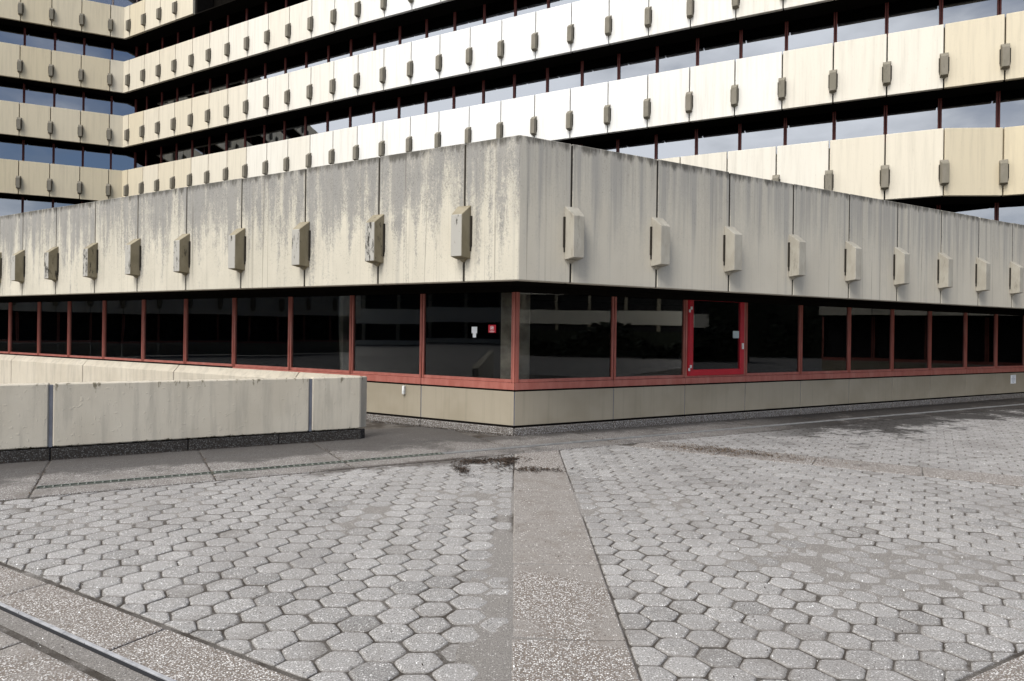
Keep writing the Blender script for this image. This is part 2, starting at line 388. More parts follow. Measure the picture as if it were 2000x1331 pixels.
def shows(P, mx=60, lowcut=True):
    q = px(P)
    if not q or not (-mx < q[0] < 2000+mx and -mx < q[1] < 1331): return 0
    if lowcut:
        lim = 265+(.155*(1012-q[0]) if q[0] < 1012 else .18*(q[0]-1012))+25
        if q[1] > lim: return 0
    return 1000./q[2]

s60 = math.sqrt(3)/2
L = V2((-s60, .5)); Rr = V2((s60, .5)); nL = V2((-.5, -s60)); nR = V2((.5, -s60))

# ================================================================== SETTING: ground
def big_plane(name, size, z, mat):
    mb = MB(); n = 8; x0 = -size; st = 2*size/n
    mb.add([(x0+i*st, x0+j*st, z) for j in range(n+1) for i in range(n+1)],
           [(j*(n+1)+i, j*(n+1)+i+1, (j+1)*(n+1)+i+1, (j+1)*(n+1)+i) for j in range(n) for i in range(n)])
    return tag(mb.build(name, mat), kind='structure')
big_plane('ground', 400, -.06, M['earth'])

def vnoise(x, y, seed, sc):
    "vectorised smooth value noise"
    x = x*sc+seed*17.3; y = y*sc+seed*5.1
    xi = np.floor(x).astype(int); yi = np.floor(y).astype(int); xf = x-xi; yf = y-yi
    def h(a, b):
        n = (a*374761393+b*668265263+seed*974711) & 0x7fffffff
        n = ((n ^ (n >> 13))*1274126177) & 0x7fffffff
        return (n & 0xffff)/65535.
    u = xf*xf*(3-2*xf); v = yf*yf*(3-2*yf)
    return (h(xi, yi)*(1-u)+h(xi+1, yi)*u)*(1-v)+(h(xi, yi+1)*(1-u)+h(xi+1, yi+1)*u)*v
def fbm(x, y, seed, sc, o=4):
    a = 0; w = .5; t = 0
    for k in range(o): a = a+w*vnoise(x, y, seed+k, sc); t += w; w *= .5; sc *= 2.1
    return a/t
def sand_grid(name, x0, x1, y0, y1, st, zf):
    xs = np.arange(x0, x1+st/2, st); ys = np.arange(y0, y1+st/2, st); X, Y = np.meshgrid(xs, ys); Z = zf(X, Y)
    nx, ny = len(xs), len(ys); co = np.stack([X, Y, Z], -1).reshape(-1, 3)
    me = bpy.data.meshes.new(name); me.vertices.add(nx*ny); me.vertices.foreach_set('co', co.ravel())
    i, j = np.meshgrid(np.arange(nx-1), np.arange(ny-1)); a = (j*nx+i).ravel()
    q = np.stack([a, a+1, a+nx+1, a+nx], -1).ravel(); nf = len(a)
    me.loops.add(nf*4); me.loops.foreach_set('vertex_index', q)
    me.polygons.add(nf); me.polygons.foreach_set('loop_start', np.arange(nf)*4)
    me.update(); me.validate(); me.shade_smooth(); me.materials.append(M['sand'])
    o = bpy.data.objects.new(name, me); COL.objects.link(o); return tag(o, kind='structure')
def sandz(X, Y):
    drift = fbm(X, Y, 3, .8, 4)
    # deeper drifts in a patch on the right and beside the middle strip
    patch = -.07*(X < -.3)+np.exp(-(((X-2.5)/1.3)**2+((Y-5.1)/.7)**2))*.27+np.exp(-(((X-1.6)/.5)**2+((Y-4.15)/.35)**2))*.24+np.exp(-(((X-1.9)/.35)**2+((Y-3.6)/.2)**2))*.2-.04*(X > .6)+np.exp(-(((X+.09)/.10)**2))*.16+np.exp(-(((X+1.0)/.5)**2+((Y-3.75)/.25)**2))*.12
    a = np.clip((drift+patch-.50)/.22, 0, 1)
    z = -.0082+.0074*a*a*(3-2*a)+.0018*(fbm(X, Y, 9, 22, 3)-.5)
    z = np.minimum(z, -.0008)
    e = np.exp(-(((X+.06)/.065)**2))*np.clip((7.0-Y)/1.5, 0, 1)      # ragged drift against the middle strip
    return np.maximum(z, z*(1-e)+e*(-.004+.016*(fbm(X, Y, 31, 9, 4)-.32)))
sand_grid('sand', -3.6, 3.8, 1.9, 7.2, .018, sandz)
sand_grid('sand', -8.5, 22, 7.2, 24, .08, lambda X, Y: np.minimum(sandz(X, Y), -.0045))
sand_grid('sand', 3.8, 13.4, 1.9, 7.2, .05, lambda X, Y: np.minimum(sandz(X, Y), -.003))
sand_grid('sand', -8.5, -3.6, 1.9, 7.2, .05, lambda X, Y: np.minimum(sandz(X, Y), -.003))

def clip(poly, a, b, c):
    "keep the part of poly with a*x+b*y<=c"
    out = []; n = len(poly)
    for i in range(n):
        p, q = poly[i], poly[(i+1) % n]; dp = a*p[0]+b*p[1]-c; dq = a*q[0]+b*q[1]-c
        if dp <= 0: out.append(p)
        if (dp < 0 < dq) or (dq < 0 < dp):
            t = dp/(dp-dq); out.append((p[0]+(q[0]-p[0])*t, p[1]+(q[1]-p[1])*t))
    return out
def area(p): return .5*abs(sum(p[i][0]*p[(i+1) % len(p)][1]-p[(i+1) % len(p)][0]*p[i][1] for i in range(len(p))))
def inset(poly, d):
    "inset a convex polygon by d by clipping against its moved edges"
    n = len(poly); sgn = 1 if sum(poly[i][0]*poly[(i+1) % n][1]-poly[(i+1) % n][0]*poly[i][1] for i in range(n)) > 0 else -1
    out = poly
    for i in range(n):
        p, q = poly[i], poly[(i+1) % n]; e = (q[0]-p[0], q[1]-p[1]); l = math.hypot(*e)
        if l < 1e-5: continue
        a, b = e[1]/l*sgn, -e[0]/l*sgn
        out = clip(out, a, b, a*p[0]+b*p[1]-d)
        if len(out) < 3: return []
    res = []
    for p in out:
        if not res or math.hypot(p[0]-res[-1][0], p[1]-res[-1][1]) > .002: res.append(p)
    if len(res) > 2 and math.hypot(res[0][0]-res[-1][0], res[0][1]-res[-1][1]) <= .002: res.pop()
    return res if len(res) > 2 else []
def tile(mb, poly, gap, zt, dome, bev, tone, tilt, worn=False):
    P = inset(poly, gap)
    if not P or area(P) < .0012: return
    n = len(P); sgn = sum(P[i][0]*P[(i+1) % n][1]-P[(i+1) % n][0]*P[i][1] for i in range(n))
    if sgn < 0: P = P[::-1]
    if worn:                                  # worn, slightly chipped outline with rounded corners
        Q = []
        for i in range(n):
            a, b = P[i], P[(i+1) % n]; l = math.hypot(b[0]-a[0], b[1]-a[1])
            if l < .04: Q.append(a); continue
            for f in (.11, .37, .63, .89):
                j = random.uniform(0, .0030) + (.006 if random.random() < .03 else 0)
                Q.append((a[0]+(b[0]-a[0])*f-(b[1]-a[1])/l*j, a[1]+(b[1]-a[1])*f+(b[0]-a[0])/l*j))
        P = Q; n = len(P)
    cx = sum(p[0] for p in P)/n; cy = sum(p[1] for p in P)/n
    Z = lambda x, y, z: zt+z+tilt[0]*(x-cx)+tilt[1]*(y-cy)
    sc = lambda k: [(cx+(p[0]-cx)*k, cy+(p[1]-cy)*k) for p in P]
    r1 = sc(1-bev); r2 = sc(1-bev*2.6)
    vs = [(p[0], p[1], -.055) for p in P]+[(p[0], p[1], Z(*p, -dome)) for p in P]+[(p[0], p[1], Z(*p, -dome*.35)) for p in r1]+[(p[0], p[1], Z(*p, 0)) for p in r2]
    fs = []
    for k in range(3): fs += [(k*n+i, k*n+(i+1) % n, (k+1)*n+(i+1) % n, (k+1)*n+i) for i in range(n)]
    fs.append(tuple(range(3*n, 4*n)))
    mb.add(vs, fs, 0, tone)

def hex_field(x0, y0, dx, dy, planes, xr, yr, drop=None):
    mb = MB(); n = 0
    hw = dx*2/3; hh = dy/2
    for i in range(int((xr[0]-x0)/dx)-1, int((xr[1]-x0)/dx)+2):
        for j in range(int((yr[0]-y0)/dy)-1, int((yr[1]-y0)/dy)+2):
            cx = x0+i*dx+random.gauss(0, .0016); cy = y0+j*dy+(dy/2 if i % 2 else 0)+random.gauss(0, .0016)
            if not (xr[0] < cx < xr[1] and yr[0] < cy < yr[1]): continue
            if abs(cx) > .9*cy+2.6: continue
            a = random.gauss(0, .012); ca, sa = math.cos(a), math.sin(a)
            h = [(u+random.gauss(0, .0014), v+random.gauss(0, .0014)) for u, v in [(hw, 0), (hw/2, hh), (-hw/2, hh), (-hw, 0), (-hw/2, -hh), (hw/2, -hh)]]
            p = [(cx+ca*u-sa*v, cy+sa*u+ca*v) for u, v in h]
            for pl in planes:
                p = clip(p, *pl)
                if len(p) < 3: break
            if len(p) < 3 or area(p) < .004: continue
            if drop and drop(cx, cy, area(p)): continue
            tile(mb, p, random.uniform(.0016, .0042), random.gauss(0, .0013), .0075, .075, min(1, max(0, random.gauss(.5, .22))), (random.gauss(0, .010), random.gauss(0, .010)), cy < 7.5)
            n += 1
    return mb
S3 = .57735
# half planes a*x+b*y<=c
AP = 9.375            # apron edge: y <= AP + S3 x
LB = 2.70             # lower left: y >= LB - S3 x
RB = 2.08             # lower right: y >= RB + S3 x
mb = hex_field(-.275, 3.796-.2225*40, .2045, .2225, [(1, 0, -.016), (-S3, 1, AP-.03), (-S3, -1, -LB-.0)], (-6.2, 0), (1.9, 9.6),
               drop=lambda x, y, a: x > -.14 and y < 6.3 and random.random() < .35)
h1 = mb.build('hexagonal_paving', M['paver']); tag(h1, kind='structure')
mb = hex_field(.893-.197, 4.005-.2155*40, .197, .2155, [(-1, 0, -.634), (-S3, 1, AP-.03), (S3, -1, -RB-.01), (S3, 1, 11.15-.02)], (.5, 9), (1.9, 13))
tag(mb.build('hexagonal_paving', M['paver']), kind='structure')
mb = hex_field(.893, 9.0, .197, .2155, [(-S3, 1, AP-.03), (-S3, -1, -11.93), (S3, -1, -RB-.01), (1, 0, 17.2)], (1.5, 17.5), (4, 19))
tag(mb.build('hexagonal_paving', M['paver']), kind='structure')

def slab(mb, poly, gap=.006, zt=0, tone=.5): tile(mb, poly, gap, zt+.002, .006, .012, tone, (0, 0))
mb = MB()
ys = [1.2, 2.5, 3.745, 4.95, 6.15, 7.25, 8.31]
for a, b, tn in zip(ys[:-1], ys[1:], (.5, .5, .5, .5, .5, .5)): slab(mb, [(-.01, a), (.632, a), (.632, b), (-.01, b)], .005, random.uniform(-.003, .001), tn)
slab(mb, [(-.01, 8.31), (.632, 8.31), (.632, AP+S3*.632-.02), (-.01, AP-S3*.01-.02)], .008, .004, .4)
tag(mb.build('pebble_slab_paving', M['mid']), kind='structure'); mb = MB()
# band running back to the right (parallel to the left facade)
def along(c, sgn, u0, u1, w0, w1):
    "quad on the line y=c+sgn*S3*x: u along, w across (metres)"
    t = V2((s60, sgn*.5)); n = V2((-t[1], t[0])); o = V2((0, c))
    return [tuple(o+t*u0+n*w0), tuple(o+t*u1+n*w0), tuple(o+t*u1+n*w1), tuple(o+t*u0+n*w1)]
for k in range(9):
    u0 = 2.0+k*1.25; p = clip(along(11.15, -1, u0, u0+1.25, .0, .65), -S3, 1, AP-.03)
    if len(p) > 2 and area(p) > .01: slab(mb, p, .006, random.uniform(-.002, .002))
tag(mb.build('pebble_slab_paving', M['strip']), kind='structure')
mb = MB()
for k in range(-9, 6):      # lower left band, steel edge beyond it
    u0 = -.25+k*1.28-2.0
    slab(mb, along(LB-.02, -1, u0, u0+1.28, -.345, -.01), .008, random.uniform(-.002, .002))
    slab(mb, along(LB-.02, -1, u0-.5, u0+.78, -2.4, -.50), .008, random.uniform(-.004, 0))
for k in range(0, 13):
    u0 = 1.2+k*1.25
    slab(mb, along(RB, 1, u0, u0+1.25, -.66, -.005), .008, random.uniform(-.002, .002))
    slab(mb, along(RB, 1, u0-.6, u0+.65, -1.92, -.67), .008, random.uniform(-.004, 0))
    slab(mb, along(RB, 1, u0, u0+1.25, -3.2, -1.93), .008, random.uniform(-.004, 0))
tag(mb.build('pebble_slab_paving', M['strip']), kind='structure')
# apron slabs between paving and building
mb = MB()
DR = 9.90             # drain centre line
ux = [-12.6, -10.8, -9.0, -7.45, -5.78, -4.08, -2.53, -.10, 1.6, 3.4, 5.2, 7.0, 8.7, 10.4, 12.1, 13.8, 15.5, 17.3, 19, 21]
for a, b in zip(ux[:-1], ux[1:]):
    for w0, w1 in ((-.455, -.065), (.065, 1.0 if a > -.4 else 1.03)) if b > -5.6 else ((-.455, 1.03),):
        slab(mb, along(DR, 1, a, b, w0, w1), .009, random.uniform(-.002, .002))
    if b < .2: slab(mb, along(DR, 1, a, b, 1.03, 2.6), .009, -.002)
tag(mb.build('apron_paving', M['apron']), kind='structure')

# ------------------------------------------------------------------ drain: grating on the left, flush steel cover on the right
t_ = V2((s60, .5)); n_ = V2((-.5, s60)); o_ = V2((0, DR))
dg = thing('drain_grate', (*(o_+t_*-5.75), 0), 'narrow greenish ladder grating set in the apron slabs at the left', 'drain grate')
mb = MB(); F = (o_, t_, -n_)
mb.fbox(*F, -5.75, -1.15, -.058, -.048, -.05, .006); mb.fbox(*F, -5.75, -1.15, .048, .058, -.05, .006)
mb.fbox(*F, -5.76, -5.75, -.058, .058, -.05, .006)
mb.build('frame', M['grate'], dg)
mb = MB(); k = -5.70
while k < -1.17: mb.fbox(*F, k, k+.012, -.048, .048, -.03, .004); k += .075
mb.build('rungs', M['rung'], dg)
mb = MB(); mb.fbox(*F, -5.75, -1.15, -.048, .048, -.05, -.012); mb.build('trough', M['black'], dg)
dc = thing('drain_cover', (*(o_+t_*-1.14), 0), 'long flat grey steel drain strip running right along the building apron', 'drain cover')
mb = MB()
for k in range(24):
    a = -1.14+k; mb.fbox(*F, a, a+.995, -.055, .055, -.05, .006)
mb.build('cover_plate', M['steel'], dc, .003)
# lower left flush steel edging with its black gap
se = thing('steel_edging', (-3.1, 4.1, 0), 'pale metal edging strip beside a black gap in the near left slabs', 'metal edging')
t2 = V2((s60, -.5)); n2 = V2((-.5, -s60)); o2 = V2((0, 2.287)); F2 = (o2, t2, n2)
mb = MB()
for k in range(-4, 3): mb.fbox(*F2, k*1.3-.25, k*1.3+1.046, -.009, .012, -.05, .008)
mb.build('metal_strip', M['alu'], se, .002)
mb = MB(); mb.fbox(*F2, -5.5, 3.6, .012, .034, -.05, .0005); mb.build('black_gap', M['black'], se)
mb = MB(); mb.fbox(*F2, -5.5, 3.6, .034, .13, -.05, -.0022); tag(mb.build('sand', M['sand']), kind='structure')

# ================================================================== LOW BUILDING
lowb = thing('office_building', (.012, 9.589, 0), 'low concrete building with weathered parapet and red framed dark windows, its corner facing us', 'building')
PC = V2((.012, 9.589)); WC = V2((-.02, 10.96))
Lj = [.938, 2.615, 4.295, 5.975, 7.635, 9.30, 10.935, 12.61, 14.20, 15.40]
while Lj[-1] < 36: Lj.append(Lj[-1]+1.667)
Rj = [.90, 2.565, 4.20, 5.86, 7.52, 9.14, 10.78, 12.35, 13.90]
while Rj[-1] < 18: Rj.append(Rj[-1]+1.62)
Z0, Z1 = 2.425, 4.49
par = [PC+L*s for s in Lj[::-1]]+[PC]+[PC+Rr*s for s in Rj]
ic = len(Lj)
pin = offset(par, -.16)
def panel(mb, poly, inner, i, j, z0, z1, gap=.012, mi=0, tone=.5):
    "solid panel between polyline nodes i..j with open joints at both ends"
    o = [V2(p) for p in poly[i:j+1]]; n = [V2(p) for p in inner[i:j+1]]
    t0 = seg(o[0], o[1])[0]; t1 = seg(o[-2], o[-1])[0]
    o[0] = o[0]+t0*gap; n[0] = n[0]+t0*gap; o[-1] = o[-1]-t1*gap; n[-1] = n[-1]-t1*gap
    mb.chain(o, n, z0, z1, mi, tone)
k = 0; rest = MB()
while k < len(par)-1:
    j = k+2 if k == ic-1 else k+1
    q = px((*par[j if k < ic else k], 3)); vis = q and -150 < q[0] < 2150
    mb = MB() if vis else rest
    panel(mb, par, pin, k, j, Z0, Z1+random.uniform(-.006, .006))
    if vis: mb.build('concrete_panel', M['conc'], lowb, .012)
    k = j
tag(rest.build('concrete_panel', M['conc'], lowb, .012), kind='stuff')
for i in range(1, len(par)-1):               # sealant in the joints
    q = px((*par[i], 3))
    if i == ic or not q or not -20 < q[0] < 2020: continue
    t, n, l = seg(par[i], par[i+1]); mb = MB(); mb.fbox(par[i], t, n, -.02, .02, -.13, -.007, Z0+.01, Z1-.02); mb.build('joint_sealant', M['plate'], lowb)

def bracket_mesh():
    "wedge-topped block with a foot and side plates; +x along wall, -y outwards, origin at wall, bottom"
    b = MB()
    prof = [(-.122, -.002), (-.117, -.04), (-.096, -.205), (.096, -.205), (.117, -.04), (.122, -.002)]
    zt = [.77, .742, .61, .61, .742, .77]; zb = [-.02, -.02, 0, 0, -.02, -.02]
    n = 6
    vs = [(x, y, z) for (x, y), z in zip(prof, zb)]+[(x, y, z) for (x, y), z in zip(prof, zt)]
    b.add(vs, [tuple(range(n)), (11, 10, 7, 6), (10, 9, 8, 7)]+[(i, n+i, n+(i+1) % n, (i+1) % n) for i in range(n)])
    b.add([(-.075, -.002, -.02), (.075, -.002, -.02), (.05, -.07, -.021), (-.05, -.07, -.021), (-.02, -.002, -.075), (.02, -.002, -.075)],
          [(0, 3, 2, 1), (3, 4, 5, 2), (0, 4, 3), (2, 5, 1), (0, 1, 5, 4)])
    me = bpy.data.meshes.new('bracket'); me.from_pydata(b.v, [], b.f); me.update()
    import bmesh
    bm = bmesh.new(); bm.from_mesh(me); bmesh.ops.recalc_face_normals(bm, faces=bm.faces); bmesh.ops.bevel(bm, geom=[e for e in bm.edges if e.calc_face_angle(0) > .3], offset=.006, segments=1, affect='EDGES'); bm.to_mesh(me); bm.free()
    return me
def plate_mesh():
    b = MB()
    for sx in (-1, 1):
        pass
    b.prism([(-.146, -.001), (.146, -.001), (.146, -.026), (-.146, -.026)], .16, .61)
    b.prism([(-.134, -.001), (.134, -.001), (.134, -.022), (-.134, -.022)], .09, .1598)
    me = bpy.data.meshes.new('side_plate'); me.from_pydata(b.v, [], b.f); me.update(); return me
BM, PM = bracket_mesh(), plate_mesh()
def bm_mat(mesh, mat):
    c = mesh.copy(); c.materials.clear(); c.materials.append(mat); return c
BL, BR_, BT, PL_ = bm_mat(BM, M['brk']), bm_mat(BM, M['brk_r']), bm_mat(BM, M['brk_t']), bm_mat(PM, M['plate'])
def bracket(mesh, p, n, z, parent, plate=True):
    o = bpy.data.objects.new('bracket', mesh); COL.objects.link(o); o.parent = parent
    o.location = Vector((p[0], p[1], z))-world_loc(parent); o.rotation_euler = (0, 0, math.atan2(n[0], -n[1]))
    if plate:
        q = bpy.data.objects.new('side_plate', PL_); COL.objects.link(q); q.parent = o
    return o
def bracket_into(mb, p, n, z):
    a = math.atan2(n[0], -n[1]); c, s = math.cos(a), math.sin(a)
    for src, mi in ((BM, 0), (PM, 1)):
        mb.add([(p[0]+c*v.co.x-s*v.co.y, p[1]+s*v.co.x+c*v.co.y, z+v.co.z) for v in src.vertices], [tuple(f.vertices) for f in src.polygons], mi)
rest = MB()
for i in range(1, len(par)-1):
    if i == ic: continue
    n = nL if i < ic else nR; q = px((*par[i], 3))
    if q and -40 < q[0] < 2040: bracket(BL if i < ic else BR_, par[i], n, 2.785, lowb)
    else: bracket_into(rest, par[i], n, 2.785)
tag(rest.build('bracket', [M['brk_r'], M['plate']], lowb), kind='stuff')

# windows of the low building
Lw = [0, 1.90, 3.58, 5.25, 6.98, 8.665, 10.30, 11.99, 13.65, 15.22, 16.87, 18.5]
while Lw[-1] < 35: Lw.append(Lw[-1]+1.667)
Rw = [0, 2.015, 3.715, 5.345, 7.035, 8.70, 10.35, 11.94, 13.60, 15.15, 16.75, 18.4]
win = [WC+L*s for s in Lw[::-1]]+[WC]+[WC+Rr*s for s in Rw[1:]]
win = [WC+L*s for s in Lw[:0:-1]]+[WC]+[WC+Rr*s for s in Rw[1:]]
iw = len(Lw)-1
# soffit, header
mb = MB(); so_in = offset(par, -.165); ww = offset(win, -.12)
A = lambda s, D: (PC if D is par else WC)+s
cp = offset([par[0], PC, par[-1]], -.165); cw = offset([win[0], WC, win[-1]], -.12)
mb.chain([cp[0], cp[1]], [cw[0], cw[1]], 2.428, 2.50); mb.chain([cp[1], cp[2]], [cw[1], cw[2]], 2.428, 2.50)
mb.build('soffit', M['soffit'], lowb)
hd = [win[0], WC, win[-1]]; mb = MB()
ho = offset(hd, .045); hi = offset(hd, -.09)
mb.chain(ho[:2], hi[:2], 2.335, 2.427); mb.chain(ho[1:], hi[1:], 2.335, 2.427)
mb.build('window_header', M['soffit'], lowb)  # frame top in near-black: shade under the parapet put into its colour

def window(p0, p1, parent, z0, z1, jamb, rail, mat, glass, depth=.07, jl=None, jr=None, toprail=0, name='window', lip=True):
    t, n, l = seg(p0, p1); jl = jl or jamb; jr = jr or jamb; g = .011
    mb = MB(); mb.fbox(p0, t, n, g, jl, -depth, 0, z0, z1); mb.fbox(p0, t, n, l-jr, l-g, -depth, 0, z0, z1)
    if rail: mb.fbox(p0, t, n, jl, l-jr, -depth, -.003, z0, z0+rail)
    if toprail: mb.fbox(p0, t, n, jl, l-jr, -depth, -.003, z1-toprail, z1)
    if lip:
        for a, b in ((jl-.014, jl), (l-jr, l-jr+.014)): mb.fbox(p0, t, n, a, b, 0, .010, z0+.002, z1-.002)
    w = mb.build(name, mat, parent, 0, (*p0, z0))
    mb = MB(); mb.fbox(p0, t, n, jl-.01, l-jr+.01, -depth*.62, -depth*.5, z0+rail-.01, z1-toprail+.004)
    mb.v = [(x+n[0]*e, y+n[1]*e, z) for (x, y, z), e in zip(mb.v, [0]*8)]
    q = mb.build('pane', glass, w, 0, (*p0, z0))
    q.rotation_euler = (random.gauss(0, .0012), random.gauss(0, .0012), random.gauss(0, .0015))
    return w
ZF0, ZF1 = .863, 2.335
restw = MB(); winobj = {}
for i in range(len(win)-1):
    q = px((*((win[i]+win[i+1])/2), 1.6)); vis = q and -60 < q[0] < 2060
    if i == iw+2: continue                              # the door bay
    if vis:
        kw = {}
        if i == iw-1: kw = dict(jr=.068)
        if i == iw: kw = dict(jl=.068)
        winobj[i-iw] = window(win[i], win[i+1], lowb, ZF0, ZF1, .043, .050, M['red'], M['glass'], depth=.045, **kw)
    else:
        t, n, l = seg(win[i], win[i+1])
        restw.fbox(win[i], t, n, .01, .05, -.07, 0, ZF0, ZF1); restw.fbox(win[i], t, n, l-.05, l-.01, -.07, 0, ZF0, ZF1)
        restw.fbox(win[i], t, n, .05, l-.05, -.05, -.045, ZF0, ZF1, 1)
tag(restw.build('window', [M['red'], M['glass']], lowb), kind='stuff')
# flashing strip, plinth panels, skirting
fl_o = offset(win, .022); fl_i = offset(win, -.06); pl_o = offset(win, .012); pl_i = offset(win, -.10)
sk_o = offset(win, .030); sk_i = offset(win, -.10)
def seglist(name, o, inn, z0, z1, mat, gap, bevel, rng_, z0f=None):
    rest = MB()
    for i in rng_:
        q = px((*o[i], .5)); q2 = px((*o[i+1], .5)); vis = q and q2 and q2[0] > -20 and q[0] < 2020
        mb = MB() if vis else rest; panel(mb, o, inn, i, i+1, z0, z1, gap)
        if vis: mb.build(name, mat, lowb, bevel)
    if rest.v: tag(rest.build(name, mat, lowb), kind='stuff')
rr = list(range(iw-4, len(win)-1))
seglist('sill_flashing', fl_o, fl_i, .745, .858, M['red'], .004, .004, rr)
seglist('plinth_panel', pl_o, pl_i, .165, .715, M['plinth'], .009, .005, rr)
seglist('skirting_block', sk_o, sk_i, -.055, .128, M['skirt'], .006, .012, rr)
mb = MB(); bo = offset(win, -.03); bi = offset(win, -.2)
c0 = [win[0], WC, win[-1]]; bo = offset(c0, -.012); bi = offset(c0, -.2)
mb.chain(bo[:2], bi[:2], -.05, ZF0-.004); mb.chain(bo[1:], bi[1:], -.05, ZF0-.004)
mb.build('plinth_core', M['dark'], lowb)
for i in rr[1:]:
    q = px((*win[i], .5))
    if not q or not 700 < q[0] < 2020: continue
    t, n, l = seg(win[i], win[i+1]); mb = MB(); mb.fbox(win[i], t, n, -.012, .012, -.011, .003, .165, .71); mb.build('joint_sealant', M['seal'], lowb)

# door
p0, p1 = win[iw+2], win[iw+3]; t, n, l = seg(p0, p1)
mb = MB()
mb.fbox(p0, t, n, .006, .052, -.07, 0, ZF0, ZF1); mb.fbox(p0, t, n, l-.052, l-.006, -.07, 0, ZF0, ZF1); mb.fbox(p0, t, n, .052, l-.052, -.07, -.003, ZF0, ZF0+.03)
mb.build('door_frame', M['red'], lowb)
mb = MB(); za, zb = ZF0+.033, ZF1+.088
mb.fbox(p0, t, n, .06, .165, -.05, .02, za, zb); mb.fbox(p0, t, n, l-.165, l-.06, -.05, .02, za, zb)
mb.fbox(p0, t, n, .165, l-.165, -.05, .018, za, za+.115); mb.fbox(p0, t, n, .165, l-.165, -.05, .018, zb-.09, zb)
mb.fbox(p0, t, n, .075, .095, .02, .034, za+.02, zb-.02); mb.fbox(p0, t, n, .165, .18, -.02, .028, za+.115, zb-.09)
door = mb.build('door', M['door'], lowb, .003, (*p0, za))
mb = MB(); mb.fbox(p0, t, n, .16, l-.16, -.02, -.012, za+.11, zb-.08); mb.build('pane', M['glass'], door, 0, (*p0, za))
for zz in (.99, 2.10):
    mb = MB(); mb.fbox(p0, t, n, .045, .085, .034, .05, zz, zz+.055); mb.fbox(p0, t, n, .085, .125, .034, .055, zz+.055, zz+.11); mb.build('hinge', M['hinge'], door, .003, (*p0, za))
mb = MB(); mb.fbox(p0, t, n, l-.135, l-.105, .02, .055, 1.40, 1.52); mb.build('handle', M['white'], door, .004, (*p0, za))
mb = MB(); mb.fbox(p0, t, n, l-.36, l-.19, .000, .002, 1.62, 1.76); mb.build('sticker', M['greyp'], door, 0, (*p0, za))

# interior, roof, column
mb = MB(); c0 = [WC+L*34, WC, WC+Rr*18.3]; a = offset(c0, -.14); b = offset(c0, -5.5)
for k in (0, 1):
    mb.chain(a[k:k+2], b[k:k+2], .25, .30); mb.chain(b[k:k+2], offset(c0, -5.6)[k:k+2], .30, 2.52)
mb.chain(offset(c0, -.125)[:2], b[:2], 2.53, 2.56); mb.chain(offset(c0, -.125)[1:], b[1:], 2.53, 2.56)
mb.build('interior', M['inner'], lowb)
mb = MB(); mb.chain([WC+V2((-.24, .22)), WC+V2((.24, .22))], [WC+V2((-.24, .7)), WC+V2((.24, .7))], .30, 2.53)
mb.build('corner_column', M['col'], lowb, .01)
mb = MB(); ri = offset([par[0], PC, par[-1]], -.165); bk = [V2((-30, 42)), V2((-4, 30)), V2((19, 22))]
mb.add([(*ri[0], 4.2), (*ri[1], 4.2), (*ri[2], 4.2), (*bk[2], 4.2), (*bk[1], 4.2), (*bk[0], 4.2)], [(0, 1, 4, 5), (1, 2, 3, 4)])
mb.build('roof', M['roof'], lowb)
mb = MB()      # parapet backing
mb.chain(offset([par[0], PC, par[-1]], -.162)[:2], offset([par[0], PC, par[-1]], -.25)[:2], 2.5, 4.44)
mb.chain(offset([par[0], PC, par[-1]], -.162)[1:], offset([par[0], PC, par[-1]], -.25)[1:], 2.5, 4.44)
mb.build('parapet_backing', M['dark'], lowb)

# inside: slim columns behind the glass, and two pale cabinets
for side, s_ in (('L', 4.4), ('L', 8.9), ('L', 13.4), ('R', 6.2), ('R', 10.7), ('R', 15.2)):
    D_, N_ = (L, nL) if side == 'L' else (Rr, nR)
    mb = MB(); mb.fbox(WC+D_*s_, D_, N_, -.14, .14, -.75, -.47, .30, 2.53); mb.build('inner_column', M['col'], lowb)
for s_, w_, h_, lab in ((11.1, .9, .62, 'pale low cabinet seen through the left windows, nearer the corner'), (14.3, .7, .95, 'taller pale cabinet seen through the far left windows')):
    p_ = WC+L*s_+nL*-.9; cb = thing('cabinet', (*p_, .3), lab, 'cabinet')
    mb = MB(); mb.fbox(p_, -L, nL, 0, w_, -.4, 0, .34, .35+h_); mb.build('body', M['col'], cb, .01)
    for k in (0, 1):
        mb = MB(); mb.fbox(p_, -L, nL, .01+k*w_/2, w_/2-.01+k*w_/2, 0, .018, .37, .33+h_); mb.build('cabinet_door', M['col'], cb, .004)
    mb = MB(); mb.fbox(p_, -L, nL, .03, w_-.03, -.37, -.03, .30, .34); mb.build('plinth', M['dark'], cb)

# stickers on the left corner window (between 0 and 1.9 m from the corner)
w0 = winobj[-1]; pL = win[iw-1]; tL, nl_, lL = seg(pL, WC)
def on_win(name, s0, s1, z0, z1, mat, o=-.02, parent=w0, base=pL):
    mb = MB(); mb.fbox(base, tL, nl_, s0, s1, o, o+.002, z0, z1); return mb.build(name, mat, parent, 0, (*base, ZF0))
